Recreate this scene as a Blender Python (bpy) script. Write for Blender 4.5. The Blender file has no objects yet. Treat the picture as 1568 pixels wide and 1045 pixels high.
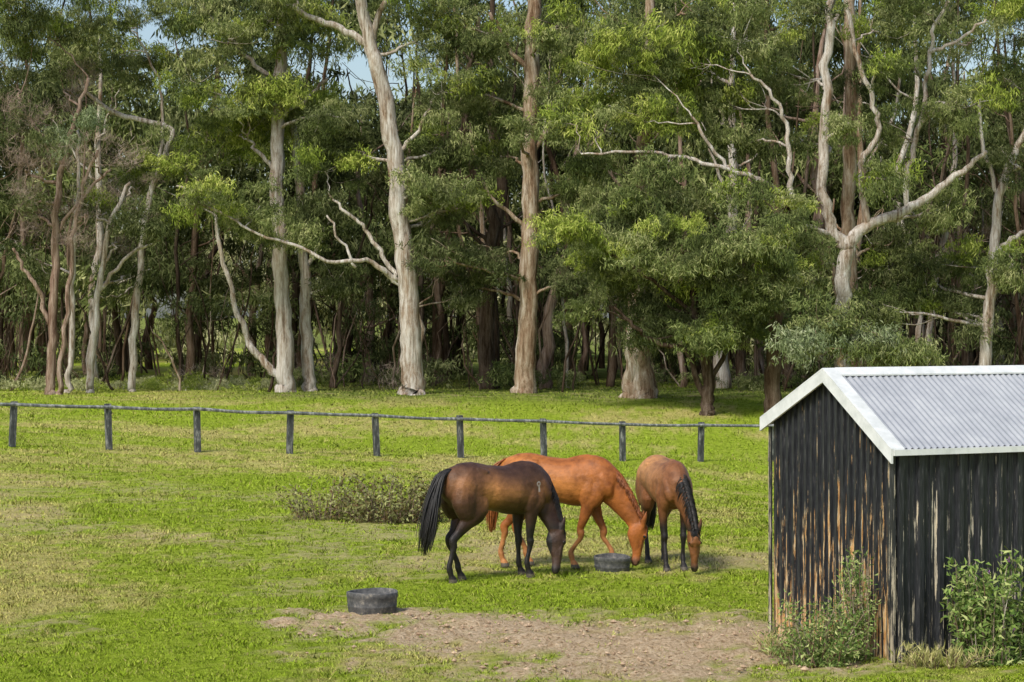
import bpy, math, random
import numpy as np
from mathutils import Vector, Matrix, Euler
random.seed(7); rng=np.random.default_rng(7)
F=3500.0; CH=3.5
scene=bpy.context.scene
col=scene.collection
def lerp(a,b,t): return a+(b-a)*t
def sst(a,b,x):
    t=np.clip((x-a)/(b-a),0,1); return t*t*(3-2*t)
# ---------- terrain ----------
def g(x,y):
    x=np.asarray(x,dtype=float); y=np.asarray(y,dtype=float)
    zf=-0.6-0.0612*np.clip(x,-18,16)
    a=zf*sst(34,57,y)
    zt=0.35
    return lerp(a,zt,sst(64,90,y))
def gz(x,y): return float(g(x,y))
def _h(ix,iy,s):
    n=(ix.astype(np.int64)*374761393+iy.astype(np.int64)*668265263+s*1442695041)&0x7fffffff
    n=((n^(n>>13))*1274126177)&0x7fffffff
    n=(n^(n>>16))&0xffff
    return n/65535.0
def vn(x,y,s=0):
    x=np.asarray(x,dtype=float); y=np.asarray(y,dtype=float)
    ix=np.floor(x);iy=np.floor(y);fx=x-ix;fy=y-iy
    fx=fx*fx*(3-2*fx);fy=fy*fy*(3-2*fy)
    a=_h(ix,iy,s);b=_h(ix+1,iy,s);c=_h(ix,iy+1,s);d=_h(ix+1,iy+1,s)
    return (a*(1-fx)+b*fx)*(1-fy)+(c*(1-fx)+d*fx)*fy
def fbm(x,y,s=0,o=4):
    r=0;a=.5;t=0
    for i in range(o):
        r=r+a*vn(x*2**i,y*2**i,s+i);t+=a;a*=.55
    return r/t
def dirt(x,y):
    def el(cx,cy,rx,ry): return 1-np.sqrt(((x-cx)/rx)**2+((y-cy)/ry)**2)
    m=np.maximum.reduce([el(1.4,23.7,2.7,2.2),el(2.6,24.4,1.7,2.2),el(-.4,25.3,2.1,1.5),el(.6,24.3,2.7,1.8),el(-1.7,26.1,1.5,1.2)])
    n=fbm(x*1.3,y*1.3,11)-.5
    n2=fbm(x*5,y*5,13)-.5
    m=sst(-.18,.62,m+n*1.1+n2*1.3)
    w=fbm(x*.35+3,y*.28,21)
    w=sst(.60,.80,w+(n2*.45))*.5*(1-sst(45,55,y))
    return np.clip(np.maximum(m,w),0,1)
def dry(x,y):
    return np.clip(sst(.38,.72,fbm(x*.3,y*.18,31)+.5*(fbm(x*2,y*1.1,37)-.5)+.45*(fbm(x*6,y*4,39)-.5)),0,1)
# ---------- node helpers ----------
def mat(name):
    m=bpy.data.materials.new(name); m.use_nodes=True
    nt=m.node_tree; b=nt.nodes['Principled BSDF']
    return m,nt,b
def N(nt,t,**k):
    n=nt.nodes.new(t)
    for a,v in k.items(): setattr(n,a,v)
    return n
def ramp(nt,stops):
    r=nt.nodes.new('ShaderNodeValToRGB'); cr=r.color_ramp
    while len(cr.elements)<len(stops): cr.elements.new(.5)
    for e,(p,c) in zip(cr.elements,stops):
        e.position=p; e.color=(c[0],c[1],c[2],1)
    return r
def noise(nt,vec,scale,detail=4,rough=.6):
    n=N(nt,'ShaderNodeTexNoise'); n.inputs['Scale'].default_value=scale
    n.inputs['Detail'].default_value=detail; n.inputs['Roughness'].default_value=rough
    if vec is not None: nt.links.new(vec,n.inputs['Vector'])
    return n
def mapping(nt,vec,sc):
    m=N(nt,'ShaderNodeMapping'); m.inputs['Scale'].default_value=sc
    nt.links.new(vec,m.inputs['Vector']); return m.outputs['Vector']
def mixc(nt,f,a,b,bt='MIX'):
    m=N(nt,'ShaderNodeMix',data_type='RGBA',blend_type=bt)
    for i,v in ((0,f),(6,a),(7,b)):
        if hasattr(v,'is_output'): nt.links.new(v,m.inputs[i])
        elif i==0: m.inputs[0].default_value=v
        else: m.inputs[i].default_value=(*v,1)
    return m.outputs[2]
def bump(nt,b,h,strength=.5,dist=.05):
    n=N(nt,'ShaderNodeBump'); n.inputs['Strength'].default_value=strength; n.inputs['Distance'].default_value=dist
    nt.links.new(h,n.inputs['Height']); nt.links.new(n.outputs[0],b.inputs['Normal'])
def diffuse_out(nt,b,colsock):
    nt.nodes.remove(b); d=N(nt,'ShaderNodeBsdfDiffuse'); nt.links.new(colsock,d.inputs['Color'])
    nt.links.new(d.outputs[0],nt.nodes['Material Output'].inputs['Surface']); return d
def bark(name,stops,rough=.9,vs=.25,sc=2.2,dk=.9):
    m,nt,b=mat(name); tc=N(nt,'ShaderNodeTexCoord')
    v=mapping(nt,tc.outputs['Object'],(1,1,vs))
    n=noise(nt,v,sc,6,.75); r=ramp(nt,stops); nt.links.new(n.outputs[0],r.inputs[0])
    v2=mapping(nt,tc.outputs['Object'],(1,1,.07)); n2=noise(nt,v2,8,6,.78)
    r2=ramp(nt,[(.38,(.30,.25,.20)),(.47,(.66,.60,.54)),(.58,(1,1,1))]); nt.links.new(n2.outputs[0],r2.inputs[0])
    c=mixc(nt,dk,r.outputs[0],r2.outputs[0],'MULTIPLY')
    d=diffuse_out(nt,b,c); bump(nt,d,n2.outputs[0],.8,.1); return m
M={}
M['white']=bark('pale_gum_bark',[(.32,(.28,.18,.11)),(.41,(.46,.38,.30)),(.51,(.64,.60,.54)),(.75,(.78,.77,.74))])
M['tan']=bark('tan_bark',[(.3,(.14,.085,.05)),(.40,(.30,.2,.13)),(.52,(.45,.36,.26)),(.68,(.72,.66,.57))])
M['brown']=bark('brown_bark',[(.3,(.07,.045,.03)),(.5,(.16,.115,.08)),(.72,(.33,.26,.2))])
M['dark']=bark('dark_bark',[(.3,(.04,.03,.022)),(.5,(.10,.075,.055)),(.72,(.25,.2,.16))])
M['pink']=bark('bare_twig_bark',[(.3,(.22,.14,.11)),(.5,(.4,.3,.24)),(.75,(.55,.46,.4))])
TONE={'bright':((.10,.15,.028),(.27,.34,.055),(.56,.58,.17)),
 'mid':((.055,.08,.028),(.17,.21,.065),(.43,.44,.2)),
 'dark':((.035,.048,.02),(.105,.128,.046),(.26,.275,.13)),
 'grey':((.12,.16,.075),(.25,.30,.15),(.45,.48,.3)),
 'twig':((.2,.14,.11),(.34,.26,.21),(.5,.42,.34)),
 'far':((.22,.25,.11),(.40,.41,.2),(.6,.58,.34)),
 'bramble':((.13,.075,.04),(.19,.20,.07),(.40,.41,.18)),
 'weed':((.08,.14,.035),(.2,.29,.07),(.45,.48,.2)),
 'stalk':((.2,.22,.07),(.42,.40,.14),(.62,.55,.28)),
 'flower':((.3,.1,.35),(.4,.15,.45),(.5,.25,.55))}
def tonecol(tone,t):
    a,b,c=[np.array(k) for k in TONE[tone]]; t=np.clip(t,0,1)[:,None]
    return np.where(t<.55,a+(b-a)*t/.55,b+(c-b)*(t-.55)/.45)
LM,nt,b=mat('leaf'); at=N(nt,'ShaderNodeAttribute',attribute_name='lc'); diffuse_out(nt,b,at.outputs['Color'])
# ---------- mesh helpers ----------
class MB:
    def __init__(s): s.v=[];s.f=[];s.m=[]
    def add(s,vs,fs,mi=0):
        o=len(s.v); s.v+= [tuple(p) for p in vs]; s.f+=[tuple(i+o for i in f) for f in fs]; s.m+=[mi]*len(fs)
    def obj(s,name,mats,parent=None,smooth=True):
        me=bpy.data.meshes.new(name); me.from_pydata(s.v,[],s.f)
        for m_ in mats: me.materials.append(m_)
        me.polygons.foreach_set('material_index',s.m)
        me.polygons.foreach_set('use_smooth',[smooth]*len(s.f)); me.update()
        o=bpy.data.objects.new(name,me); col.objects.link(o)
        if parent: o.parent=parent
        return o
def cr(p0,p1,p2,p3,t):
    return .5*((2*p1)+(-p0+p2)*t+(2*p0-5*p1+4*p2-p3)*t*t+(-p0+3*p1-3*p2+p3)*t**3)
def resample(pts,rad,sub):
    P=[np.array(p,dtype=float) for p in pts]; out=[];ro=[]
    n=len(P)
    for i in range(n-1):
        p0=P[max(i-1,0)];p3=P[min(i+2,n-1)]
        for k in range(sub):
            t=k/sub; out.append(cr(p0,P[i],P[i+1],p3,t)); ro.append(lerp(np.array(rad[i]),np.array(rad[i+1]),t))
    out.append(P[-1]);ro.append(np.array(rad[-1]))
    return out,ro
def tube(mb,pts,rad,sides=8,sub=4,jit=0.0,mi=0,wob=0):
    p,r=resample(pts,rad,sub); n=len(p)
    if wob:
        for i in range(1,n-1): p[i]=p[i]+np.array([random.gauss(0,wob),random.gauss(0,wob),random.gauss(0,wob*.5)])
    vs=[];fs=[]
    up=np.array([1,0,0.]); t=p[1]-p[0]; t/=np.linalg.norm(t)+1e-9
    if abs(t[0])>.9: up=np.array([0,1,0.])
    a=np.cross(t,up)
    for i in range(n):
        t=p[min(i+1,n-1)]-p[max(i-1,0)]; t/=np.linalg.norm(t)+1e-9
        a=a-t*np.dot(a,t); a/=np.linalg.norm(a)+1e-9; b=np.cross(t,a)
        for k in range(sides):
            an=2*math.pi*k/sides; rr=float(r[i])*(1+random.uniform(-jit,jit))
            vs.append(p[i]+a*math.cos(an)*rr+b*math.sin(an)*rr)
    for i in range(n-1):
        for k in range(sides):
            k2=(k+1)%sides
            fs.append((i*sides+k,i*sides+k2,(i+1)*sides+k2,(i+1)*sides+k))
    fs.append(tuple(range(sides-1,-1,-1))); fs.append(tuple((n-1)*sides+k for k in range(sides)))
    mb.add(vs,fs,mi); return p,r
def loft(mb,secs,sides=20,sub=3,mi=0,latref=(0,1,0)):
    p,r=resample([s[0] for s in secs],[(s[1],s[2]) for s in secs],sub); n=len(p)
    vs=[];fs=[]
    for i in range(n):
        t=p[min(i+1,n-1)]-p[max(i-1,0)]; t/=np.linalg.norm(t)
        lat=np.array(latref,dtype=float); lat=lat-t*np.dot(lat,t); lat/=np.linalg.norm(lat)
        b=np.cross(t,lat)
        for k in range(sides):
            an=2*math.pi*k/sides
            vs.append(p[i]+b*math.cos(an)*r[i][0]+lat*math.sin(an)*r[i][1])
    for i in range(n-1):
        for k in range(sides):
            k2=(k+1)%sides; fs.append((i*sides+k,i*sides+k2,(i+1)*sides+k2,(i+1)*sides+k))
    fs.append(tuple(range(sides-1,-1,-1))); fs.append(tuple((n-1)*sides+k for k in range(sides)))
    mb.add(vs,fs,mi)
def npmesh(name,V,fc,mats=(),attrs=None):
    me=bpy.data.meshes.new(name); nv=len(V); me.vertices.add(nv)
    me.vertices.foreach_set('co',V.astype(np.float32).ravel())
    k=fc.shape[1]; nf=len(fc)
    me.loops.add(nf*k); me.loops.foreach_set('vertex_index',fc.astype(np.int32).ravel())
    me.polygons.add(nf); me.polygons.foreach_set('loop_start',np.arange(0,nf*k,k,dtype=np.int32))
    me.polygons.foreach_set('loop_total',np.full(nf,k,dtype=np.int32))
    for m_ in mats: me.materials.append(m_)
    me.update(calc_edges=True)
    if attrs:
        for an,(tp,dom,data) in attrs.items():
            a=me.attributes.new(an,tp,dom)
            a.data.foreach_set('color' if tp=='FLOAT_COLOR' else 'value',data.astype(np.float32).ravel())
    return me
def leaves(P,ln,wd,droop=1.0,rg=rng,lenvar=.4):
    n=len(P); d=rg.normal(size=(n,3)); d[:,2]-=droop*1.6; d/=np.linalg.norm(d,axis=1)[:,None]
    s=rg.normal(size=(n,3)); s=np.cross(d,s); s/=np.linalg.norm(s,axis=1)[:,None]
    l=(ln*(1+rg.uniform(-lenvar,lenvar,n)))[:,None]; w=wd*.55
    V=np.stack([P-d*l*.15,P+d*l*.25+s*w*1.7,P+d*l],1)
    return V,rg.uniform(0,1,n)
def leafobj(name,V,C,parent):
    V=V.reshape(-1,3); n=len(V)//3; T=np.arange(3*n).reshape(n,3)
    C=np.concatenate([C,np.ones((n,1))],1)
    o=bpy.data.objects.new(name,npmesh(name,V,T,[LM],{'lc':('FLOAT_COLOR','FACE',C)})); o.parent=parent; col.objects.link(o); return o
def clump_tpl(seed,ns=34,nl=19,ln=.22,wd=.05,droop=1.,shape=(1.0,1.0,.68),spr=.13):
    rg=np.random.default_rng(seed)
    d=rg.normal(size=(ns,3)); d[:,2]=d[:,2]*.8+.3; d/=np.linalg.norm(d,axis=1)[:,None]
    rr=rg.uniform(.25,1.15,ns)[:,None]; C=d*rr*np.array(shape)
    P=(C[:,None,:]+rg.normal(size=(ns,nl,3))*np.array([spr,spr,spr*.8])).reshape(-1,3)
    V,lr=leaves(P,ln,wd,droop,rg)
    return V,np.clip(lr+np.repeat(rg.uniform(-.32,.32,ns),nl),0,1)
TPL=[clump_tpl(i*7+3) for i in range(10)]
TPB=[clump_tpl(i*5+203,26,17,.25,.062,1.,(1.05,1.05,.7),.14) for i in range(8)]
TPT=[clump_tpl(i+90,26,9,.5,.016,-.5,(1.,1.,.9),.16) for i in range(4)]
def foliage(cl,parent,back=False):
    Vs=[];Cs=[]
    for tone,p,s in cl:
        V,lr=random.choice(TPT if tone=='twig' else (TPB if back else TPL))
        R=np.array(Euler((random.uniform(-.35,.35),random.uniform(-.35,.35),random.uniform(0,6.28))).to_matrix())
        S_=np.diag([s*random.uniform(.8,1.25),s*random.uniform(.8,1.25),s*random.uniform(.75,1.2)])
        Vs.append((V.reshape(-1,3)@(R@S_).T+np.array(p)).astype(np.float32))
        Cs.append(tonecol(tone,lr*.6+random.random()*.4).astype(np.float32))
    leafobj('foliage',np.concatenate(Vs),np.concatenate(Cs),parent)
def W(px,py,d): return np.array([(px-784)/F*d,d,CH-(py-478)/F*d])
# ---------- trees ----------
def tree(d,limbs,clusters,bk,name='eucalyptus_tree',extra_wob=.05):
    mb=MB(); pts=[]
    for li,lb in enumerate(limbs):
        P=[];R=[]
        for q in lb:
            dd=d+(q[3] if len(q)>3 else 0); P.append(W(q[0],q[1],dd)); R.append(q[2]/F*dd/2)
        if lb[0][1]>=555:
            x=P[0][0]; P[0][2]=gz(x,P[0][1])+.35; R0=R[0]
            P.insert(0,P[0]-np.array([0,0,.35])); R.insert(0,R0*1.15)
            P.insert(0,P[0]-np.array([0,0,.3])); R.insert(0,R0*1.4)
        pp,rr=tube(mb,P,R,12 if li==0 else 8,5,.06,0,extra_wob*(.8 if li==0 else 1.2))
        pts+= [(p,float(r)) for p,r in zip(pp,rr)][3:]
    PA=np.array([p for p,_ in pts]); RA=np.array([r for _,r in pts])
    cl=[]
    for c in clusters:
        px,py,rx,ry,n,tone=c[:6]; dd=d+(c[6] if len(c)>6 else random.uniform(-2.0,1.6))
        C=W(px,py,dd); s=dd/F
        dist=np.linalg.norm((PA-C)*np.array([1,.6,1]),axis=1)+np.where(PA[:,2]>C[2]-.3,2.5,0)
        i=int(np.argmin(dist)); A=PA[i]; r0=min(RA[i]*.6,.08)
        m1=lerp(A,C,.5)+np.array([random.gauss(0,.35),random.gauss(0,.3),random.uniform(-.1,.5)])
        bp,_=tube(mb,[A,m1,C],[r0,r0*.7,r0*.4],6,5,.05,0,.06)
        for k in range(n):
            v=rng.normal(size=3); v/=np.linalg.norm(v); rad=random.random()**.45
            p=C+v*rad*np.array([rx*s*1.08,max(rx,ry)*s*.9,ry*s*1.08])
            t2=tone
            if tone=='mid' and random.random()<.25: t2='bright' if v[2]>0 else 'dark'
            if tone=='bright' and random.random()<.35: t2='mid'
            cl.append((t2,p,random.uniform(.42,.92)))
            if k%2==0:
                q=bp[random.randint(len(bp)//2,len(bp)-1)]
                mm=lerp(q,p,.5)+rng.normal(size=3)*.12
                tube(mb,[q,mm,p+np.array([0,0,.3])],[r0*.4,r0*.28,.01],4,3,0,0,.03)
    o=mb.obj(name,[M[bk]])
    foliage(cl,o)
    return o
tree(88,[[(632,590,36),(628,520,33),(624,440,30),(612,330,28),(603,230,26),(590,150,25),(570,75,22),(553,10,18),(545,-60,14)],
 [(564,70,13),(530,48,11),(490,32,10),(440,8,8),(400,-20,6)],[(568,70,11),(578,30,10),(600,-40,8)],
 [(621,450,12),(598,425,10),(560,400,7,-.5),(505,400,6,-1),(450,375,5,-1),(385,352,4,-1),(320,318,4,-1),(270,285,3,-1)],
 [(610,430,8),(585,390,7),(560,350,6),(530,325,5),(505,300,3)],[(604,240,8),(640,200,6),(665,150,4)],[(545,410,5),(520,370,4),(500,330,3)]],
 [(690,225,65,45,15,'mid'),(655,290,45,35,10,'mid'),(720,315,55,40,12,'mid'),(500,265,60,45,9,'mid'),(400,325,70,35,9,'mid'),(300,300,60,35,9,'bright'),
  (680,140,60,55,12,'mid'),(620,-5,80,30,8,'mid'),(430,-5,70,35,10,'mid'),(545,225,35,35,6,'dark'),(640,340,40,30,5,'mid'),(450,360,50,25,5,'mid'),(650,60,40,30,4,'mid')],'white')
tree(90,[[(437,595,28),(434,500,26),(428,380,23),(424,250,21),(428,120,19),(432,20,17),(434,-60,14)],
 [(434,590,15),(408,555,12),(378,520,10),(357,455,8),(340,390,7),(330,330,5)],
 [(430,130,9),(390,100,7),(350,60,6),(310,10,4)],[(428,180,8),(470,150,6),(500,120,5)],[(425,260,8),(395,235,6),(380,215,4)]],
 [(440,150,70,40,20,'bright'),(385,205,65,40,16,'bright'),(255,235,50,35,12,'bright'),(330,170,60,35,9,'mid'),(480,60,70,45,11,'mid'),
  (510,175,55,50,10,'mid'),(350,60,75,45,12,'mid'),(300,130,55,45,9,'mid'),(420,40,50,45,9,'mid'),(210,270,25,25,4,'bright'),(300,10,60,30,8,'mid')],'white')
tree(91,[[(474,585,20),(470,500,18),(464,400,16),(460,300,14),(452,225,12),(445,150,8)],[(466,420,7),(490,370,6),(510,330,4)]],
 [(500,330,45,35,6,'dark'),(455,330,35,30,4,'mid'),(520,430,50,30,6,'dark')],'white')
tree(89,[[(803,590,34),(806,520,30),(811,430,28),(812,330,27),(811,220,25),(815,110,23),(817,0,21),(819,-60,18)],
 [(812,240,10),(840,190,8),(870,140,6)],[(811,350,8),(770,320,6),(740,280,5)],[(815,120,9),(780,70,7),(750,20,5)]],
 [(740,55,65,50,16,'mid'),(735,150,60,50,15,'mid'),(690,30,40,40,6,'mid'),(860,40,50,50,9,'mid'),(755,395,50,45,7,'dark'),(710,440,50,40,7,'dark'),
  (870,290,40,35,7,'mid'),(770,240,35,40,8,'mid'),(850,130,30,40,5,'mid'),(680,400,40,30,5,'dark'),(870,440,35,50,6,'dark'),(830,60,30,40,4,'mid',-3),(800,200,20,30,3,'mid',-3)],'tan')
tree(86,[[(985,595,40),(978,530,32),(975,440,28),(982,340,25),(985,240,23),(992,120,18),(998,-30,14)],[(968,590,26),(965,540,20),(968,450,14),(955,380,9)]],
 [(930,330,50,40,8,'mid'),(1000,30,60,35,9,'mid'),(920,250,50,30,8,'mid'),(1060,20,60,35,9,'mid'),(905,20,50,40,8,'mid'),(985,120,40,60,7,'mid',-3),(985,500,35,30,5,'dark',-2),(960,440,35,30,5,'mid',-3)],'tan')
tree(80,[[(1083,620,20),(1085,570,18),(1075,520,16),(1065,470,13),(1060,420,10),(1058,370,7)],
 [(1080,565,10),(1050,540,9),(1010,525,7),(970,500,6),(940,470,4)],[(1082,560,9),(1120,500,7),(1150,450,5)],[(1065,480,8),(1000,430,6),(940,390,5),(880,360,4)]],
 [(975,325,80,35,20,'mid'),(880,355,50,35,13,'bright'),(930,400,75,45,18,'mid'),(1060,385,85,50,22,'mid'),(1150,380,70,50,18,'mid'),(1110,460,85,40,20,'mid'),
  (1010,460,60,35,12,'dark'),(1190,440,55,45,13,'mid'),(1000,370,70,40,12,'bright'),(1160,505,60,25,10,'mid'),(900,480,35,30,4,'mid'),(1080,520,50,18,8,'mid'),(1020,500,50,20,7,'dark')],'dark')
tree(81,[[(1184,620,26),(1184,560,24),(1190,480,20),(1200,400,14),(1210,340,9)]],
 [(1230,400,50,50,12,'mid'),(1220,480,50,35,10,'mid'),(1190,330,50,30,7,'mid')],'brown')
tree(84,[[(1290,580,26),(1290,480,23),(1292,420,23),(1302,372,21),(1322,350,18),(1365,332,16),(1395,318,14),(1440,287,11),(1478,258,9),(1510,232,6)],
 [(1300,380,20),(1276,355,18),(1262,300,17),(1262,200,16),(1268,100,15),(1275,0,13),(1278,-60,11)],
 [(1325,350,12),(1324,290,11),(1322,245,10),(1345,205,8),(1335,150,8),(1312,80,7),(1295,0,6)],
 [(1390,320,8),(1390,270,9),(1405,200,8),(1418,130,7),(1425,70,6),(1440,20,5),(1470,-30,4)],
 [(1272,360,11),(1235,345,10,-1),(1205,310,9,-2),(1170,278,8,-3),(1120,262,7,-3.2),(1050,242,6,-3.2),(980,233,5,-3.2),(890,236,3,-3.2)],
 [(1210,312,9,-2),(1207,260,8,-2),(1205,200,7,-2),(1185,150,5,-2),(1150,115,4,-2)],[(1120,262,6,-3),(1080,215,5,-3),(1060,180,4,-3)],
 [(1425,80,6),(1470,60,5),(1510,30,4)],[(1408,190,6),(1450,160,5),(1490,140,4)]],
 [(900,160,50,40,13,'bright'),(950,85,80,50,24,'bright'),(1045,95,80,50,24,'bright'),(1000,180,80,30,16,'bright'),(1120,165,70,45,14,'mid',1),
  (1145,60,80,50,16,'mid'),(1215,120,40,50,7,'mid',2),(1365,205,40,35,6,'mid'),(1345,55,60,40,8,'mid',2),(1480,60,60,45,8,'mid'),(1480,165,60,40,10,'mid'),
  (1355,275,35,25,4,'mid'),(1440,325,40,30,5,'mid',1),(1240,220,40,40,5,'mid',2),(1150,220,60,25,6,'mid',1.5),(860,190,35,30,6,'bright'),(1400,10,60,35,8,'mid'),(1235,20,40,40,6,'mid'),
  (1130,295,45,18,4,'mid',-4),(1010,262,50,16,4,'mid',-4),(1360,110,35,30,5,'mid',-2),(1290,200,25,30,4,'mid',-2)],'white')
tree(87,[[(1305,590,26),(1305,480,24),(1300,380,22),(1300,280,21),(1303,160,20),(1300,30,18),(1300,-60,15)]],[(1330,130,35,40,5,'dark'),(1345,370,40,30,6,'dark')],'tan')
tree(86,[[(1506,580,20),(1512,500,18),(1520,400,16),(1528,310,14),(1545,255,12),(1570,200,9),(1590,140,6)],[(1524,385,9),(1550,366,8),(1590,345,6)],
 [(1530,300,7),(1505,220,6),(1500,150,4)]],
 [(1540,120,45,50,9,'mid'),(1545,250,30,35,4,'dark'),(1455,405,50,35,12,'mid'),(1370,415,50,35,13,'mid'),(1340,475,45,28,10,'mid'),(1550,410,30,40,6,'mid'),
  (1420,470,50,35,9,'mid'),(1480,480,50,35,7,'dark'),(1540,30,40,40,7,'mid')],'white')
tree(77,[[(1292,600,6),(1290,570,6),(1287,540,5),(1290,500,3)],[(1290,560,3),(1345,540,3),(1380,525,2)]],
 [(1255,500,40,28,11,'mid'),(1240,535,35,18,6,'grey'),(1350,530,60,20,9,'mid'),(1320,515,40,22,7,'grey'),(1400,540,30,15,5,'mid')],'tan','young_eucalyptus_tree')
tree(87,[[(77,590,15),(80,520,14),(84,430,13),(85,330,11),(98,250,9),(115,180,7),(135,120,5)],[(78,500,8),(60,450,7),(35,410,6),(20,380,4)],
 [(97,255,6),(60,210,5),(30,150,4)],[(85,360,6),(130,300,5),(170,260,4)],[(92,590,9),(100,480,8),(112,380,7),(125,300,6),(150,230,4)]],
 [(60,45,55,40,12,'mid'),(30,120,45,45,8,'dark'),(60,190,50,50,6,'twig'),(120,150,45,45,6,'twig'),(150,250,55,45,6,'twig'),(40,260,45,45,6,'twig'),(60,330,45,40,5,'twig'),(130,330,50,45,5,'twig'),
  (60,200,60,50,4,'dark'),(130,220,60,50,4,'grey'),(40,300,50,40,4,'dark'),(20,10,50,30,6,'mid')],'pink')
tree(89,[[(138,590,12),(145,500,11),(155,420,9),(170,340,8),(200,280,5)],[(150,450,7),(190,400,6),(240,370,4)],
 [(105,590,9),(112,500,9),(110,400,8),(120,300,6),(118,200,4)]],
 [(210,300,50,40,5,'twig'),(240,350,50,40,6,'dark'),(160,380,40,35,4,'twig'),(200,420,40,30,4,'dark'),(60,400,45,35,5,'dark'),(170,320,50,40,4,'mid')],'white')
tree(90,[[(202,590,12),(206,500,12),(215,400,10),(230,300,9),(262,208,8),(240,190,8),(180,176,8),(140,148,6),(120,120,4)],[(230,300,6),(250,200,5),(240,120,4),(210,50,3)]],
 [(180,85,70,45,12,'mid'),(130,30,60,40,9,'mid'),(230,30,50,30,5,'mid'),(250,120,40,40,6,'mid'),(100,90,40,35,6,'mid'),(200,-5,70,25,6,'mid')],'white')
# ---------- distant mass ----------
mb=MB(); cl=[]
HOLES=[(210,50,32),(185,12,24),(645,75,28),(1490,90,32),(360,130,18),(490,95,28),(620,20,16),(275,30,20),(900,130,16),(930,10,18),(780,0,20),(640,115,18),(250,110,16),(1540,60,20),(130,15,16),(460,70,20),(20,30,18),(1200,20,16),(560,120,14)]
def skipg(px,y):
    return (885<px<965 and y>505) or (205<px<262 and y>455) or (335<px<395 and y>540) or (700<px<735 and y>540) or (470<px<500 and y>560)
for i in range(250):
    d=random.uniform(92,128); px=random.uniform(-180,1750); x=(px-784)/F*d
    if skipg(px,600) and random.random()<.8: continue
    z0=gz(x,d); h=random.uniform(7,20); r=random.uniform(.06,.2)*(1 if random.random()<.85 else 1.5)
    lean=random.gauss(0,1.1); mi=random.choice([0,1,1,1,2,2,2,3,4]) if d<106 else random.choice([1,1,2,2,2,0])
    P=[(x,d,z0-.3),(x+lean*.1+random.gauss(0,.1),d,z0+h*.2),(x+lean*.3+random.gauss(0,.3),d,z0+h*.45),(x+lean*.7+random.gauss(0,.35),d,z0+h*.7),(x+lean,d+random.gauss(0,.5),z0+h)]
    tube(mb,P,[r*1.35,r,r*.85,r*.6,r*.25],7,4,.08,mi,.06)
    for k in range(random.randint(2,6)):
        t=random.uniform(.2,.85); a=np.array([x+lean*t*t,d,z0+h*t]); dx=random.choice([-1,1])*random.uniform(.8,2.8)
        b=a+np.array([dx,random.gauss(0,.8),random.uniform(.5,2.8)])
        tube(mb,[a,(a+b)/2+np.array([0,0,-.25]),b],[r*.35,r*.22,.015],5,4,0,mi,.08)
for i in range(380):
    d=random.uniform(90,125); px=random.uniform(-150,1720); x=(px-784)/F*d; z0=gz(x,d); h=random.uniform(2,8); ln=random.gauss(0,1.1)
    r=random.uniform(.02,.07)
    if skipg(px,600) and random.random()<.6: continue
    tube(mb,[(x,d,z0-.1),(x+ln*.4+random.gauss(0,.25),d,z0+h*.5),(x+ln,d,z0+h)],[r,r*.8,r*.3],5,4,0,random.choice([0,1,2,2,2,4]),.07)
for i in range(1550):
    d=random.uniform(97,124); px=random.uniform(-190,1760)
    y=random.uniform(-90,470)
    if y>300 and random.random()<(y-300)/260: continue
    if y<110 and random.random()<.10: continue
    if any((px-a)**2+(y-b)**2<(r+26)**2 for a,b,r in HOLES): continue
    cl.append(('dark' if random.random()<.6 else 'mid',W(px,y,d),random.uniform(1.0,1.8)))
for i in range(330):
    d=random.uniform(93,130); px=random.uniform(-200,1770); y=random.uniform(390,590)
    if skipg(px,y): continue
    cl.append((random.choice(['dark','dark','mid','twig','dark']),W(px,y,d),random.uniform(.5,1.4)))
for i in range(120):
    d=random.uniform(91,100); px=random.uniform(-200,1770); x=(px-784)/F*d
    if px<400 and random.random()<.7: continue
    if skipg(px,600): continue
    cl.append((random.choice(['dark','mid','twig','mid']),np.array([x,d,gz(x,d)+random.uniform(.2,.6)]),random.uniform(.35,.8)))
for i in range(110):
    d=random.uniform(91,99); px=random.uniform(-150,430); x=(px-784)/F*d
    cl.append(('far' if random.random()<.5 else 'bright',np.array([x,d,gz(x,d)+random.uniform(.0,.3)]),random.uniform(.25,.55)))
for i in range(450):
    d=random.uniform(138,165); px=random.uniform(-300,1850); x=(px-784)/F*d
    z=random.uniform(.5,19)
    if z>11 and random.random()<.35: continue
    y=478-(z-CH)*F/d
    if any((px-a)**2+(y-b)**2<(r+26)**2 for a,b,r in HOLES): continue
    cl.append(('far' if z<8.5 else 'mid',np.array([x,d,z]),random.uniform(1.9,2.9)))
dm=mb.obj('distant_trees',[M['tan'],M['brown'],M['dark'],M['white'],M['pink']])
foliage(cl,dm,True)
# ---------- ground ----------
ys=np.concatenate([np.arange(-30,18,4),np.arange(18,21,.5),np.arange(21,40,.1),np.arange(40,62,.3),np.arange(62,100,.8),np.arange(100,200,8),np.arange(200,1200,80)])
xs=np.concatenate([np.arange(-600,-40,40),np.arange(-40,-9,1.),np.arange(-9,9,.1),np.arange(9,40,1.),np.arange(40,640,40)])
X,Y=np.meshgrid(xs,ys); D=dirt(X,Y)
Z=g(X,Y)+(fbm(X*.8,Y*.8,51)-.5)*.08*(Y>15)
near=sst(19,21,Y)*(1-sst(38,42,Y))*(np.abs(X)<9)
Z=Z+near*((fbm(X*5,Y*5,55)-.5)*(.02+.15*D)+ (fbm(X*2.2,Y*2.2,57)-.5)*.06*D)
V=np.stack([X,Y,Z],-1).reshape(-1,3); nx=len(xs);ny=len(ys)
I=np.arange(nx*ny).reshape(ny,nx)
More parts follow.
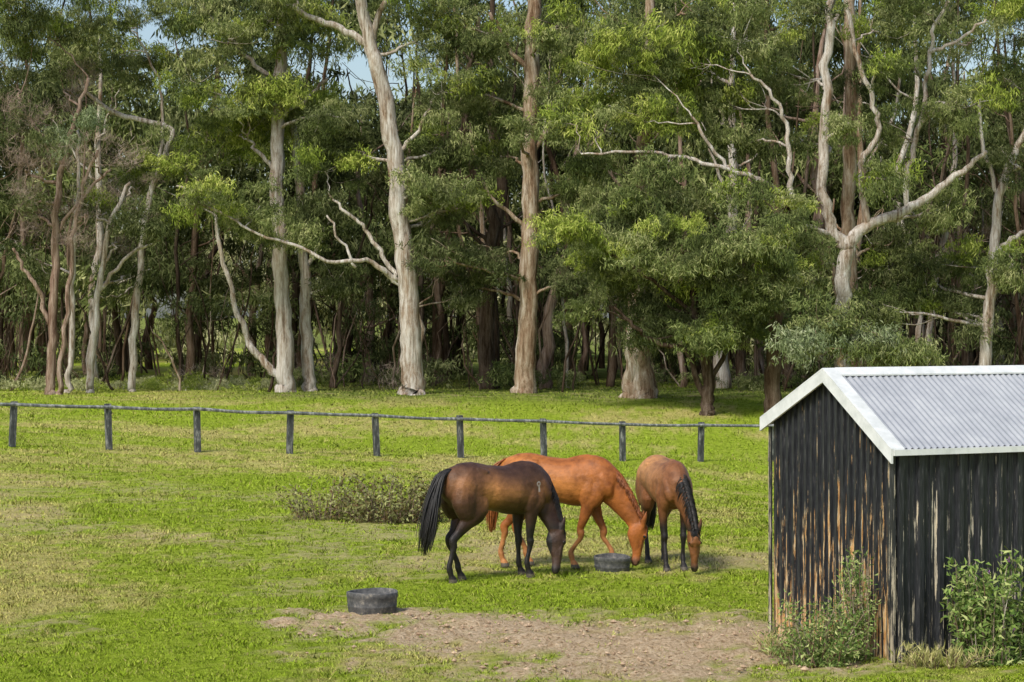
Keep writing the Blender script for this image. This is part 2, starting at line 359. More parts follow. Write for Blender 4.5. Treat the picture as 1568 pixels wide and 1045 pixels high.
Q=np.stack([I[:-1,:-1],I[:-1,1:],I[1:,1:],I[1:,:-1]],-1).reshape(-1,4)
m,nt,b=mat('ground_pasture')
ge=N(nt,'ShaderNodeNewGeometry'); at=N(nt,'ShaderNodeAttribute',attribute_name='dirt'); ad=N(nt,'ShaderNodeAttribute',attribute_name='dry'); af=N(nt,'ShaderNodeAttribute',attribute_name='litter')
n1=noise(nt,ge.outputs['Position'],6,6,.7); n2=noise(nt,ge.outputs['Position'],1.1,5,.6); n3=noise(nt,ge.outputs['Position'],20,5,.8)
r1=ramp(nt,[(.3,(.17,.24,.022)),(.5,(.34,.45,.04)),(.7,(.50,.58,.09))]); nt.links.new(n1.outputs[0],r1.inputs[0])
r2=ramp(nt,[(.3,(.32,.28,.09)),(.5,(.56,.50,.16)),(.7,(.68,.60,.26))]); nt.links.new(n1.outputs[0],r2.inputs[0])
c=mixc(nt,ad.outputs['Fac'],r1.outputs[0],r2.outputs[0])
r3=ramp(nt,[(.33,(.22,.135,.07)),(.45,(.60,.43,.26)),(.62,(.85,.68,.46))]); nt.links.new(n3.outputs[0],r3.inputs[0])
c=mixc(nt,at.outputs['Fac'],c,r3.outputs[0])
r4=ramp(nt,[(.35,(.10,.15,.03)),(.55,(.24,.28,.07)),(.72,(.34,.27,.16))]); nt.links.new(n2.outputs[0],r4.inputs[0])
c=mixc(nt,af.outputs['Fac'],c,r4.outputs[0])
dd_=diffuse_out(nt,b,c); bump(nt,dd_,n3.outputs[0],1.,.07)
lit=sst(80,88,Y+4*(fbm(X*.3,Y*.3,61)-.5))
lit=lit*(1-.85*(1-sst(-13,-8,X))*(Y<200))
me=npmesh('ground',V,Q,[m],{'dirt':('FLOAT','POINT',D.ravel()),'dry':('FLOAT','POINT',dry(X,Y).ravel()),'litter':('FLOAT','POINT',lit.ravel())})
me.polygons.foreach_set('use_smooth',[True]*len(me.polygons))
o=bpy.data.objects.new('ground',me); col.objects.link(o)
# ---------- grass ----------
def blades(n,d0,d1,hs,ws):
    inv=rng.uniform(1/d1,1/d0,n); y=1/inv; x=rng.uniform(-1,1,n)*(.27*y+.8)
    D=dirt(x,y); keep=rng.uniform(0,1,n)>np.clip(D*1.1,0,.955)
    ga=(x-3.84)*-.43+(y-22.9)*.903
    inside=(ga>0)&(ga<2.33)&(((x-3.84)*.903+(y-22.9)*.43)>0)
    keep&=~inside
    x=x[keep];y=y[keep];n=len(x)
    cl_=fbm(x*3,y*3,71); tuft=sst(.52,.74,fbm(x*2.2,y*1.4,75))
    h=hs*(y/25)**.6*(.4+.8*cl_+.8*tuft)*rng.uniform(.4,1.5,n); w=ws*(y/25)**.9*rng.uniform(.7,1.4,n)
    z=g(x,y)+(fbm(x*.8,y*.8,51)-.5)*.08-.006
    an=rng.uniform(0,6.283,n); s=np.stack([np.cos(an),np.sin(an),np.zeros(n)],1)*w[:,None]*.5
    B=np.stack([x,y,z],1); tip=B+np.stack([rng.normal(0,.8,n)*h,rng.normal(0,.8,n)*h,h],1)
    V=np.stack([B-s,B+s,tip],1).reshape(-1,3); T=np.arange(3*n).reshape(n,3)
    dr=dry(x,y); t=np.clip(dr*.85+rng.normal(0,.24,n)+.05,0,1)[:,None]
    c1=np.array([.40,.56,.035]); c2=np.array([.78,.69,.24]); c0=np.array([.15,.24,.022])
    C=c1*(1-t)+c2*t
    dk=np.clip(sst(.52,.70,fbm(x*4,y*2.6,81))*.42+rng.uniform(0,1,n)**2*.5,0,.8)[:,None]; C=C*(1-dk)+c0*dk*(1+.5*cl_[:,None])
    br=(rng.uniform(0,1,n)<.05)[:,None]; C=np.where(br,np.array([.5,.36,.17]),C)
    tree_shade=(sst(78,86,y)*(1-.8*(1-sst(-13,-8,x)))*.45)[:,None]; C=C*(1-tree_shade)+c0*tree_shade  # tree shade painted into blade colour along the forest edge, weaker at left
    C=np.concatenate([C,np.ones((n,1))],1)
    return V,T,C
gm,nt,b=mat('grass_blades'); a=N(nt,'ShaderNodeAttribute',attribute_name='gc'); diffuse_out(nt,b,a.outputs['Color'])
A=blades(680000,20.5,105,.030,.0088)
me=npmesh('grass',A[0],A[1],[gm],{'gc':('FLOAT_COLOR','FACE',A[2])})
nn=np.repeat(np.stack([rng.normal(0,.35,len(A[1])),rng.normal(0,.35,len(A[1]))-.15,np.ones(len(A[1]))],1),3,0)
nn/=np.linalg.norm(nn,axis=1)[:,None]
me.normals_split_custom_set_from_vertices(nn.tolist())
o=bpy.data.objects.new('grass',me); col.objects.link(o)
# dirt clods
mb=MB(); nC=0
while nC<520:
    x=random.uniform(-2.6,4.2); y=random.uniform(22,26.6)
    if dirt(np.array([x]),np.array([y]))[0]<.5: continue
    nC+=1; r=random.uniform(.012,.045)*random.uniform(.5,1)
    vs=[]
    for (a,b_,c_) in ((1,0,0),(0,1,0),(-1,0,0),(0,-1,0),(0,0,.7),(0,0,-.7)):
        vs.append((x+a*r*random.uniform(.7,1.3),y+b_*r*random.uniform(.7,1.3),gz(x,y)+r*.3+c_*r*random.uniform(.6,1.2)))
    mb.add(vs,[(0,1,4),(1,2,4),(2,3,4),(3,0,4),(1,0,5),(2,1,5),(3,2,5),(0,3,5)])
cm,nt,b=mat('dry_soil'); tc=N(nt,'ShaderNodeTexCoord'); n=noise(nt,tc.outputs['Object'],9,4); r=ramp(nt,[(.3,(.22,.14,.08)),(.7,(.6,.45,.3))]); nt.links.new(n.outputs[0],r.inputs[0]); nt.links.new(r.outputs[0],b.inputs['Base Color']); b.inputs['Roughness'].default_value=1
mb.obj('dirt_clods',[cm],smooth=False)
# ---------- fence ----------
def wood(name,st):
    wm,nt,b=mat(name); tc=N(nt,'ShaderNodeTexCoord')
    n=noise(nt,mapping(nt,tc.outputs['Object'],(1,1,.3)),10,5,.75); r=ramp(nt,st)
    nt.links.new(n.outputs[0],r.inputs[0]); nt.links.new(r.outputs[0],b.inputs['Base Color']); b.inputs['Roughness'].default_value=.85; bump(nt,b,n.outputs[0],.4,.02); return wm
wm=wood('weathered_black_timber',[(.35,(.03,.032,.032)),(.52,(.075,.08,.08)),(.66,(.32,.32,.30))])
wr=wood('weathered_grey_rail',[(.35,(.07,.075,.075)),(.5,(.17,.18,.18)),(.64,(.45,.45,.42))])
def box(mb,c,ax,ay,az,mi=0,bev=.0,taper=1.0):
    c=np.array(c,float);ax=np.array(ax,float);ay=np.array(ay,float);az=np.array(az,float)
    vs=[]
    rings=[(-1,1),(1-2*bev,taper),(1,taper*(1-2*bev))] if bev else [(-1,1),(1,taper)]
    for k,s in rings:
        for sx,sy in ((-1,-1),(1,-1),(1,1),(-1,1)): vs.append(c+ax*sx*s+ay*sy*s+az*k)
    fs=[(3,2,1,0)]
    for i in range(len(rings)-1):
        for k in range(4): fs.append((i*4+k,i*4+(k+1)%4,(i+1)*4+(k+1)%4,(i+1)*4+k))
    q=(len(rings)-1)*4; fs.append((q,q+1,q+2,q+3)); mb.add(vs,fs,mi)
mb=MB(); fx0,fy0,fx1,fy1=-12.3,56.5,5.5,67.0
st=np.array([(fx1-fx0)/8,(fy1-fy0)/8]); nrm=np.linalg.norm(st); u=st/nrm; pv=np.array([-u[1],u[0]])
tops=[]
for i in range(-5,15):
    x,y=np.array([fx0,fy0])+st*(i-.06*i*(8-i)/8*(0<i<8)); z=gz(x,y); x+=random.gauss(0,.03)
    lnx=random.gauss(0,.02)
    box(mb,(x,y,z+.5),(u[0]*.075,u[1]*.075,0),(pv[0]*.06,pv[1]*.06,0),(lnx,0,.66+random.gauss(0,.012)),0,.03)
    tops.append((x,y,z+1.08+random.gauss(0,.012)))
for a,c in zip(tops[:-1],tops[1:]):
    a=np.array(a);c=np.array(c); m_=(a+c)/2-np.array([pv[0]*.095,pv[1]*.095,0]); m_[2]-=random.uniform(0,.035)
    P=[a-np.array([pv[0],pv[1],0])*.10,m_,c-np.array([pv[0],pv[1],0])*.10]
    tube(mb,P,[.045,.04,.045],8,3,.08,1)
mb.obj('timber_fence',[wm,wr],smooth=False)
# ---------- shed ----------
C0=np.array([3.84,22.9]); uu=np.array([-.43,.903]); uu/=np.linalg.norm(uu); vv=np.array([uu[1],-uu[0]]); 
def S(a,b_,z):
    p=C0+uu*a+vv*b_; return (p[0],p[1],z)
WG=2.28; LEN=4.6; HN=2.135; HF=2.33; HA=2.85
def gab(a): return lerp(HN,HA,a/(WG/2)) if a<WG/2 else lerp(HA,HF,(a-WG/2)/(WG/2))
def shedmat(name,orange,thr,lowbias):
    m,nt,b=mat(name); tc=N(nt,'ShaderNodeTexCoord'); P=tc.outputs['Object']
    s1=noise(nt,mapping(nt,P,(1,1,.035)),30,4,.65); s2=noise(nt,mapping(nt,P,(1,1,.14)),12,6,.8); s3=noise(nt,mapping(nt,P,(1,1,.1)),60,3,.6)
    sx=N(nt,'ShaderNodeSeparateXYZ'); nt.links.new(P,sx.inputs[0])
    mr=N(nt,'ShaderNodeMapRange'); mr.inputs[1].default_value=0; mr.inputs[2].default_value=2.6; mr.inputs[3].default_value=lowbias; mr.inputs[4].default_value=-lowbias
    nt.links.new(sx.outputs[2],mr.inputs[0])
    a1=N(nt,'ShaderNodeMath',operation='MULTIPLY_ADD'); a1.inputs[1].default_value=.6; nt.links.new(s1.outputs[0],a1.inputs[0]); nt.links.new(mr.outputs[0],a1.inputs[2])
    a2=N(nt,'ShaderNodeMath',operation='MULTIPLY_ADD'); a2.inputs[1].default_value=.4; nt.links.new(s2.outputs[0],a2.inputs[0]); nt.links.new(a1.outputs[0],a2.inputs[2])
    rm=ramp(nt,[(thr,(0,0,0)),(thr+.025,(1,1,1))]); nt.links.new(a2.outputs[0],rm.inputs[0])
    rb=ramp(nt,[(.35,(.012,.013,.016)),(.6,(.03,.032,.037)),(.75,(.10,.10,.10))]); nt.links.new(s3.outputs[0],rb.inputs[0])
    rw=ramp(nt,orange); nt.links.new(s3.outputs[0],rw.inputs[0])
    c=mixc(nt,rm.outputs[0],rb.outputs[0],rw.outputs[0]); nt.links.new(c,b.inputs['Base Color'])
    b.inputs['Roughness'].default_value=.42; bump(nt,b,a2.outputs[0],.35,.02); return m
g1=shedmat('peeling_black_paint_gable',[(.3,(.25,.12,.045)),(.43,(.58,.31,.11)),(.57,(.66,.50,.28)),(.72,(.75,.68,.56))],.553,.08)
g2=shedmat('peeling_black_paint_side',[(.3,(.25,.21,.15)),(.5,(.5,.45,.36)),(.7,(.66,.55,.38))],.575,.04)
wh,nt,b=mat('white_painted_trim'); tc=N(nt,'ShaderNodeTexCoord'); n=noise(nt,tc.outputs['Object'],5,5,.7)
r=ramp(nt,[(.3,(.56,.59,.57)),(.6,(.76,.78,.77))]); nt.links.new(n.outputs[0],r.inputs[0]); nt.links.new(r.outputs[0],b.inputs['Base Color']); b.inputs['Roughness'].default_value=.5
rf,nt,b=mat('galvanised_roof'); tc=N(nt,'ShaderNodeTexCoord'); n=noise(nt,tc.outputs['Object'],3,6,.7)
r=ramp(nt,[(.3,(.30,.32,.35)),(.5,(.37,.39,.42)),(.7,(.45,.47,.49))]); nt.links.new(n.outputs[0],r.inputs[0]); nt.links.new(r.outputs[0],b.inputs['Base Color']); b.inputs['Roughness'].default_value=.5; b.inputs['Metallic'].default_value=.1
shed=bpy.data.objects.new('corrugated_shed',None); col.objects.link(shed)
def profwall(name,L_,per,prof,topf,pos,m_):
    mb=MB(); vs=[]; xs_=[]
    k=0
    while k*per<L_:
        for t,dp in prof:
            a=k*per+t*per
            if a<=L_: xs_.append((a,dp))
        k+=1
    xs_.append((L_,0))
    for a,dp in xs_:
        zt=topf(a)
        for z in (-.1,zt): vs.append(pos(a,dp,z))
    fs=[(2*i,2*i+2,2*i+3,2*i+1) for i in range(len(xs_)-1)]
    mb.add(vs,fs); return mb.obj(name,[m_],shed,False)
profwall('gable_wall',WG,.118,[(0,0),(.5,0),(.56,.03),(.84,.03),(.9,0)],lambda a:gab(a)-.03,lambda a,dp,z:S(a,-dp,z),g1)
profwall('side_wall',LEN,.245,[(0,0),(.08,.045),(.30,.045),(.38,0),(.66,0),(.68,.012),(.72,.012),(.74,0)],lambda a:HN-.02,lambda a,dp,z:S(-dp,a,z),g2)
profwall('rear_side_wall',LEN,.245,[(0,0),(.08,.032),(.30,.032),(.38,0)],lambda a:HF-.02,lambda a,dp,z:S(WG+dp,a,z),g2)
profwall('rear_gable_wall',WG,.118,[(0,0),(.55,0),(.62,.022),(.9,.022)],lambda a:gab(a)-.03,lambda a,dp,z:S(a,LEN+dp,z),g1)
OV=.07; OG=.09; TH=.035
slN=(HA-HN)/(WG/2); slF=(HA-HF)/(WG/2)
def side_(sd,ov):
    return (-ov,HN-slN*ov) if sd==0 else (WG+ov,HF-slF*ov)
mb=MB()
for side in (0,1):
    vs=[]; nseg=int((LEN+2*OG)/.076*8)
    a_e,z_e=side_(side,OV)
    for i in range(nseg+1):
        bb=-OG+i*.076/8; dz=.012*math.sin(2*math.pi*i/8)
        for k in range(5):
            t=k/4; vs.append(S(lerp(a_e,WG/2,t),bb,lerp(z_e,HA,t)+TH+dz))
    fs=[(5*i+k,5*i+5+k,5*i+6+k,5*i+1+k) for i in range(nseg) for k in range(4)]
    mb.add(vs,fs)
mb.obj('corrugated_roof',[rf],shed)
mb=MB()
def quadstrip(P,Qs):
    n=len(P); vs=list(P)+list(Qs); fs=[tuple(range(n-1,-1,-1)),tuple(range(n,2*n))]+[(i,(i+1)%n,n+(i+1)%n,n+i) for i in range(n)]
    mb.add(vs,fs)
for side in (0,1):
    for b0,b1 in ((-OG-.03,-OG+.13),(LEN+OG-.1,LEN+OG+.03)):
        a_e,ze=side_(side,OV+.03); ze+=TH; za=HA+TH
        P=[S(a_e,b0,ze+.012),S(a_e,b1,ze+.012),S(a_e,b1,ze+.03),S(a_e,b0,ze+.03)]; Q_=[S(WG/2,b0,za+.012),S(WG/2,b1,za+.012),S(WG/2,b1,za+.03),S(WG/2,b0,za+.03)]
        quadstrip(P,Q_)
        bb0,bb1=(b0,b0+.025) if b0<1 else (b1-.025,b1)
        P=[S(a_e,bb0,ze-.12),S(a_e,bb1,ze-.12),S(a_e,bb1,ze+.01),S(a_e,bb0,ze+.01)]; Q_=[S(WG/2,bb0,za-.12),S(WG/2,bb1,za-.12),S(WG/2,bb1,za+.01),S(WG/2,bb0,za+.01)]
        quadstrip(P,Q_)
for side in (0,1):
    sl=slN if side==0 else slF
    a_=WG/2+(-.11 if side==0 else .11); P=[S(a_,-OG+.131,HA+TH-sl*.11+.014),S(WG/2,-OG+.131,HA+TH+.016),S(WG/2,-OG+.131,HA+TH+.034),S(a_,-OG+.131,HA+TH-sl*.11+.03)]
    Q_=[S(a_,LEN,HA+TH-sl*.11+.014),S(WG/2,LEN,HA+TH+.016),S(WG/2,LEN,HA+TH+.034),S(a_,LEN,HA+TH-sl*.11+.03)]
    quadstrip(P,Q_)
for side,(a0,a1) in enumerate(((-OV-.045,-OV-.005),(WG+OV+.005,WG+OV+.045))):
    zf=side_(side,OV)[1]+TH
    P=[S(a0,-OG,zf-.06),S(a1,-OG,zf-.06),S(a1,-OG,zf+.0),S(a0,-OG,zf+.0)]; Q_=[S(a0,LEN+OG,zf-.06),S(a1,LEN+OG,zf-.06),S(a1,LEN+OG,zf),S(a0,LEN+OG,zf)]
    quadstrip(P,Q_)
mb.obj('white_trim',[wh],shed,False)
mb=MB()
quadstrip([S(-.05,-.05,-.1),S(.04,-.05,-.1),S(.04,-.032,-.1),S(-.05,-.032,-.1)],[S(-.05,-.05,HN-.08),S(.04,-.05,HN-.08),S(.04,-.032,HN-.08),S(-.05,-.032,HN-.08)])
quadstrip([S(WG-.02,-.045,-.1),S(WG+.04,-.045,-.1),S(WG+.04,-.032,-.1),S(WG-.02,-.032,-.1)],[S(WG-.02,-.045,HF-.08),S(WG+.04,-.045,HF-.08),S(WG+.04,-.032,HF-.08),S(WG-.02,-.032,HF-.08)])
mb.obj('corner_flashing',[shedmat('peeling_corner',[(.3,(.25,.2,.14)),(.5,(.45,.4,.3)),(.7,(.62,.52,.38))],.51,.04)],shed,False)
# ---------- tubs ----------
tm,nt,b=mat('black_rubber'); tc=N(nt,'ShaderNodeTexCoord'); n=noise(nt,tc.outputs['Object'],14,5,.7)
r=ramp(nt,[(.35,(.045,.047,.05)),(.55,(.11,.11,.108)),(.72,(.3,.27,.22))]); nt.links.new(n.outputs[0],r.inputs[0]); nt.links.new(r.outputs[0],b.inputs['Base Color']); b.inputs['Roughness'].default_value=.75; bump(nt,b,n.outputs[0],.3,.02)
def tub(x,y,R,H,tilt=0):
    prof=[(R*.90,0),(R*.93,.015),(R*.955,H*.3),(R*.965,H*.32),(R*.965,H*.38),(R*.96,H*.40),(R*.98,H*.72),(R*1.0,H*.76),(R*1.0,H*.97),(R*.985,H),(R*.93,H),(R*.915,H*.97),(R*.88,H*.3),(R*.8,.05),(0.001,.045)]
    n_=48; vs=[];fs=[]
    for i,(r_,z) in enumerate(prof):
        for k in range(n_):
            a=2*math.pi*k/n_; w=1+.012*math.sin(3*a+1)+.008*math.sin(7*a); vs.append((r_*w*math.cos(a),r_*w*math.sin(a),z+.008*math.sin(2*a)*(z>H*.5)))
    for i in range(len(prof)-1):
        for k in range(n_): fs.append((i*n_+k,i*n_+(k+1)%n_,(i+1)*n_+(k+1)%n_,(i+1)*n_+k))
    mb=MB(); mb.add(vs,fs); o=mb.obj('feed_tub',[tm]); o.location=(x,y,gz(x,y)-.01); o.rotation_euler=(tilt,0,random.random()*3)
tub((570-784)/F*26.7,26.7,.30,.25)
tub((937-784)/F*31.0,31.0,.25,.2,.05)
# ---------- horses ----------
def horse(loc,yaw,fl,hl,neck,head,cf,tailc,manec,tail,manside,sc=1.0,mr=1.0):
    mb=MB()
    def sec(x,zc,hh,hw): return ((x,0,zc),hh,hw)
    loft(mb,[sec(-.80,1.20,.06,.05),sec(-.77,1.20,.16,.13),sec(-.68,1.21,.255,.20),sec(-.55,1.205,.31,.25),sec(-.38,1.21,.315,.262),sec(-.18,1.195,.285,.25),sec(0.02,1.165,.295,.275),sec(.2,1.145,.32,.275),sec(.36,1.155,.335,.24),sec(.5,1.175,.33,.21),sec(.62,1.15,.28,.185),sec(.73,1.12,.21,.15),sec(.79,1.10,.12,.10),sec(.82,1.10,.04,.04)],24,3)
    loft(mb,[((.10,0,1.39),.06,.06),((.30,0,1.43),.075,.06),((.44,0,1.44),.07,.055),((.60,0,1.36),.06,.05)],12,3)
    for s in (1,-1):
        loft(mb,[((.50,.08*s,1.36),.05,.045),((.60,.125*s,1.22),.10,.075),((.68,.13*s,1.07),.09,.07),((.70,.09*s,.98),.05,.05)],12,3)
        loft(mb,[((.44,.15*s,1.20),.07,.07),((.42,.165*s,1.05),.12,.085),((.42,.15*s,.88),.10,.075)],12,3)
        loft(mb,[((.58,.09*s,1.30),.07,.05),((.59,.12*s,1.18),.13,.08),((.50,.14*s,1.0),.15,.09),((.44,.14*s,.86),.11,.08)],14,3)
        loft(mb,[((-.24,.17*s,1.41),.03,.03),((-.30,.18*s,1.39),.055,.045),((-.40,.15*s,1.42),.06,.05)],10,2)
        loft(mb,[((-.40,.09*s,1.42),.10,.09),((-.52,.13*s,1.25),.19,.14),((-.56,.15*s,1.02),.19,.13),((-.50,.15*s,.84),.13,.09)],14,3)
        loft(mb,[((-.36,.15*s,1.12),.08,.09),((-.33,.17*s,.98),.10,.085),((-.36,.155*s,.86),.08,.07)],12,3)
    def hoof(x,y,a=1):
        loft(mb,[((x-.01,y,.09),.045,.042),((x+.01,y,.05),.055,.05),((x+.02,y,.0),.065,.058)],14,2)
    for i,(s,(ex,kx,kz,fx,hx)) in enumerate(zip((1,-1),fl)):
        y=.15*s; yf=.13*s
        loft(mb,[((ex,y,1.0),.13,.09),((ex+.01,y,.86),.10,.075),((lerp(ex,kx,.5),y*.97,lerp(.86,kz,.5)),.066,.054),((kx,yf,kz+.06),.048,.043),((kx+.008,yf,kz),.054,.049),((kx+.002,yf,kz-.07),.038,.035),((lerp(kx,fx,.5),yf,lerp(kz,.2,.55)),.031,.027),((fx-.005,yf,.23),.036,.032),((fx,yf,.18),.043,.037),((lerp(fx,hx,.6),yf,.11),.033,.032),((hx,yf,.07),.045,.043)],14,3)
        hoof(hx+.005,yf)
    for i,(s,(sx,kx,kz,fx,hx)) in enumerate(zip((1,-1),hl)):
        y=.155*s; yf=.13*s
        loft(mb,[((-.46,y*.9,1.12),.20,.12),((sx,y,.92),.155,.105),((lerp(sx,kx,.45)-.01,y*.95,.76),.098,.07),((lerp(sx,kx,.8),yf,.63),.06,.045),((kx-.012,yf,kz+.03),.058,.042),((kx,yf,kz-.05),.05,.04),((lerp(kx,fx,.4),yf,lerp(kz,.2,.45)),.036,.03),((fx-.005,yf,.23),.038,.033),((fx,yf,.18),.045,.038),((lerp(fx,hx,.6),yf,.11),.035,.033),((hx,yf,.07),.045,.043)],14,3)
        hoof(hx+.005,yf)
    loft(mb,neck,18,4)
    A=np.array(head[0]);B=np.array(head[1]); ax=B-A; hl_=np.linalg.norm(ax)
    def hp(t,off=0): return A+ax*t+fw*off
    lat=np.array(head[2]); lat=lat/np.linalg.norm(lat)
    t_=ax/hl_; lat=lat-t_*np.dot(lat,t_); lat/=np.linalg.norm(lat); fw=np.cross(lat,t_)
    if np.dot(fw,np.array([1,0,0]))<0: fw=-fw
    loft(mb,[(hp(-.06),.04,.04),(hp(.0),.085,.075),(hp(.12,-.015),.125,.086),(hp(.27,-.025),.135,.083),(hp(.42,-.018),.103,.068),(hp(.6,0),.072,.052),(hp(.76,0),.058,.046),(hp(.87,-.004),.062,.052),(hp(.95,-.012),.050,.046),(hp(1.0,-.018),.025,.028)],18,4,0,tuple(lat))
    for s in (1,-1):
        e=A+lat*.055*s+fw*.03
        loft(mb,[(e+t_*.04,.03,.028),(e-t_*.04+lat*.012*s,.040,.030),(e-t_*.11+lat*.03*s+fw*.01,.030,.024),(e-t_*.185+lat*.035*s+fw*.02,.008,.008)],10,2,0,tuple(lat))
        e=hp(.27,.075)+lat*.055*s
        loft(mb,[(e-t_*.04,.014,.014),(e,.028,.026),(e+t_*.04,.012,.012)],10,2,0,tuple(lat))
        e=hp(.45,.03)+lat*.06*s
        loft(mb,[(e-t_*.08,.01,.01),(e,.016,.018),(e+t_*.10-lat*.012*s,.008,.008)],8,2,0,tuple(lat))
    tmp=mb.obj('tmp',[]); md=tmp.modifiers.new('r','REMESH'); md.mode='VOXEL'; md.voxel_size=.0125; md.use_smooth_shade=True
    sm=tmp.modifiers.new('s','SMOOTH'); sm.factor=.5; sm.iterations=6
    dg=bpy.context.evaluated_depsgraph_get(); me=bpy.data.meshes.new_from_object(tmp.evaluated_get(dg))
    bpy.data.objects.remove(tmp)
    me.name='horse'; nv=len(me.vertices); co=np.zeros(nv*3,dtype=np.float32); me.vertices.foreach_get('co',co); co=co.reshape(-1,3).astype(float)
    ht=((co-A)@t_)/hl_; hd=np.linalg.norm(co-A-np.outer((co-A)@t_,t_),axis=1)
    ishead=(ht>-.1)&(ht<1.05)&(hd<.2)&(co[:,0]>.72)
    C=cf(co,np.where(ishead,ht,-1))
    C[(co[:,2]<.062)&(~ishead)]=(.10,.085,.065)
    for s in (1,-1):
        p=hp(.91,.03)+lat*.038*s; C[np.linalg.norm(co-p,axis=1)<.022]*=.25
    ca=me.attributes.new('hc','FLOAT_COLOR','POINT'); ca.data.foreach_set('color',np.concatenate([C,np.ones((nv,1))],1).astype(np.float32).ravel())
    me.materials.clear(); me.materials.append(HM)
    me.polygons.foreach_set('use_smooth',[True]*len(me.polygons))
    o=bpy.data.objects.new('horse',me); col.objects.link(o); o.location=(loc[0],loc[1],gz(*loc)-.005); o.rotation_euler=(0,0,math.radians(yaw)); o.scale=(sc,)*3
    eb=MB()
    for s in (1,-1):
        e=hp(.28,.062)+lat*.074*s
        loft(eb,[(e-t_*.02,.002,.002),(e-t_*.012,.014,.014),(e,.018,.016),(e+t_*.012,.014,.014),(e+t_*.02,.002,.002)],10,2,0,tuple(lat))
    eb.obj('eyes',[EM],o)
    tb=MB()
    for k in range(260):
        y0=random.gauss(0,.018); sp=random.gauss(0,1); sp2=random.gauss(0,1); L_=random.uniform(.7,1.0)
        P=[];R=[]
        for j,(x,z,w) in enumerate(tail):
            zz=1.36+(z-1.36)*(L_ if j>1 else 1)
            P.append((x+sp2*w*.55+random.gauss(0,.006),y0+sp*w*.9+random.gauss(0,.006),zz)); R.append((.011,.010,.008,.006,.002)[min(j,4)])
        tube(tb,P,R,4,3,0)
    tb.obj('tail',[hairmat(tailc)],o)
    nb=MB(); NP,NR=resample([s_[0] for s_ in neck],[(s_[1],s_[2]) for s_ in neck],12)
    for k in range(800):
        t=random.uniform(.18,.98); i=int(t*(len(NP)-1)); p=NP[i]+(NP[min(i+1,len(NP)-1)]-NP[i])*random.random(); tt=NP[min(i+1,len(NP)-1)]-NP[max(i-1,0)]; tt/=np.linalg.norm(tt)
        la=np.array([0,1,0.]); la=la-tt*np.dot(la,tt); la/=np.linalg.norm(la); up=np.cross(tt,la)
        if up[0]*1+up[2]*.8<0: up=-up
        s=manside if random.random()<.8 else -manside
        ll=random.uniform(.05,.17)*mr; off=random.uniform(.003,.014)
        def cs(a): return p+up*(NR[i][0]+off)*math.cos(a)*.98+la*s*(NR[i][1]+off)*math.sin(a)
        a_m=min(1.35,ll/.12)
        jt=tt*random.gauss(0,.015)
        tube(nb,[cs(-.1)-up*.015,cs(a_m*.33)+up*.004+tt*.01,cs(a_m*.66)+tt*.035+jt*.5,cs(a_m)+tt*.075+jt],[.006,.006,.005,.001],3,2,0)
    for k in range(40):
        a0=A-t_*.02+lat*random.gauss(0,.02)+fw*.06; tube(nb,[a0,a0+fw*.03+t_*.06,hp(.22+random.uniform(0,.08),.09)+lat*random.gauss(0,.03)],[.006,.006,.0015],3,2,0)
    nb.obj('mane',[hairmat(manec)],o)
    return o
HM,nt,b=mat('horse_coat'); a=N(nt,'ShaderNodeAttribute',attribute_name='hc'); tc=N(nt,'ShaderNodeTexCoord')
n=noise(nt,tc.outputs['Object'],6,6,.65); r=ramp(nt,[(.3,(.5,.45,.43)),(.5,(.95,.95,.95)),(.7,(1.3,1.3,1.3))]); nt.links.new(n.outputs[0],r.inputs[0])
c=mixc(nt,1.,a.outputs['Color'],r.outputs[0],'MULTIPLY'); nt.links.new(c,b.inputs['Base Color']); b.inputs['Roughness'].default_value=.48; b.inputs['Specular IOR Level'].default_value=.35
n=noise(nt,tc.outputs['Object'],14,6,.7); bump(nt,b,n.outputs[0],.5,.03)
EM,_,b=mat('horse_eye'); b.inputs['Base Color'].default_value=(.01,.008,.006,1); b.inputs['Roughness'].default_value=.1
def hairmat(c):
    m,nt,b=mat('horse_hair'); tc=N(nt,'ShaderNodeTexCoord'); n=noise(nt,tc.outputs['Object'],20,3); r=ramp(nt,[(.3,tuple(k*.6 for k in c)),(.7,tuple(k*1.5 for k in c))])
    nt.links.new(n.outputs[0],r.inputs[0]); nt.links.new(r.outputs[0],b.inputs['Base Color']); b.inputs['Roughness'].default_value=.5; return m
def mixn(a,b_,t): return a*(1-t[:,None])+b_*t[:,None]
def cfun(body,light,legs,muz,legz,lightf,face=None,brand=False):
    body,light,legs,muz=[np.array(k,float) for k in (body,light,legs,muz)]
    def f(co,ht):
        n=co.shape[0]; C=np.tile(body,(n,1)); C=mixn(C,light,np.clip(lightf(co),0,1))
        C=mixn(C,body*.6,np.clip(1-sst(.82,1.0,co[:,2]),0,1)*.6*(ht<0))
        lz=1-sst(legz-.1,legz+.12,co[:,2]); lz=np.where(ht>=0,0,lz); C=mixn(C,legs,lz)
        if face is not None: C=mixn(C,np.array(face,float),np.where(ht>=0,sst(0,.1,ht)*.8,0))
        mz=np.where(ht>0,sst(.72,.92,ht),0); C=mixn(C,muz,mz)
        if brand:
            rr=np.hypot(co[:,0]-.52,co[:,2]-1.22); k=(co[:,1]<-.1)&(((rr>.015)&(rr<.032))|((abs(co[:,0]-.52)<.012)&(abs(co[:,2]-1.15)<.035))); C[k]=(.4,.36,.32)
        return C
    return f
def gs(co,x,z,rx,rz): return np.exp(-((co[:,0]-x)/rx)**2-((co[:,2]-z)/rz)**2)
neckA=[((.40,0,1.20),.23,.15),((.60,0,1.15),.24,.13),((.76,0,1.01),.20,.11),((.90,0,.83),.155,.085),((1.00,0,.68),.12,.075),((1.05,0,.58),.10,.07)]
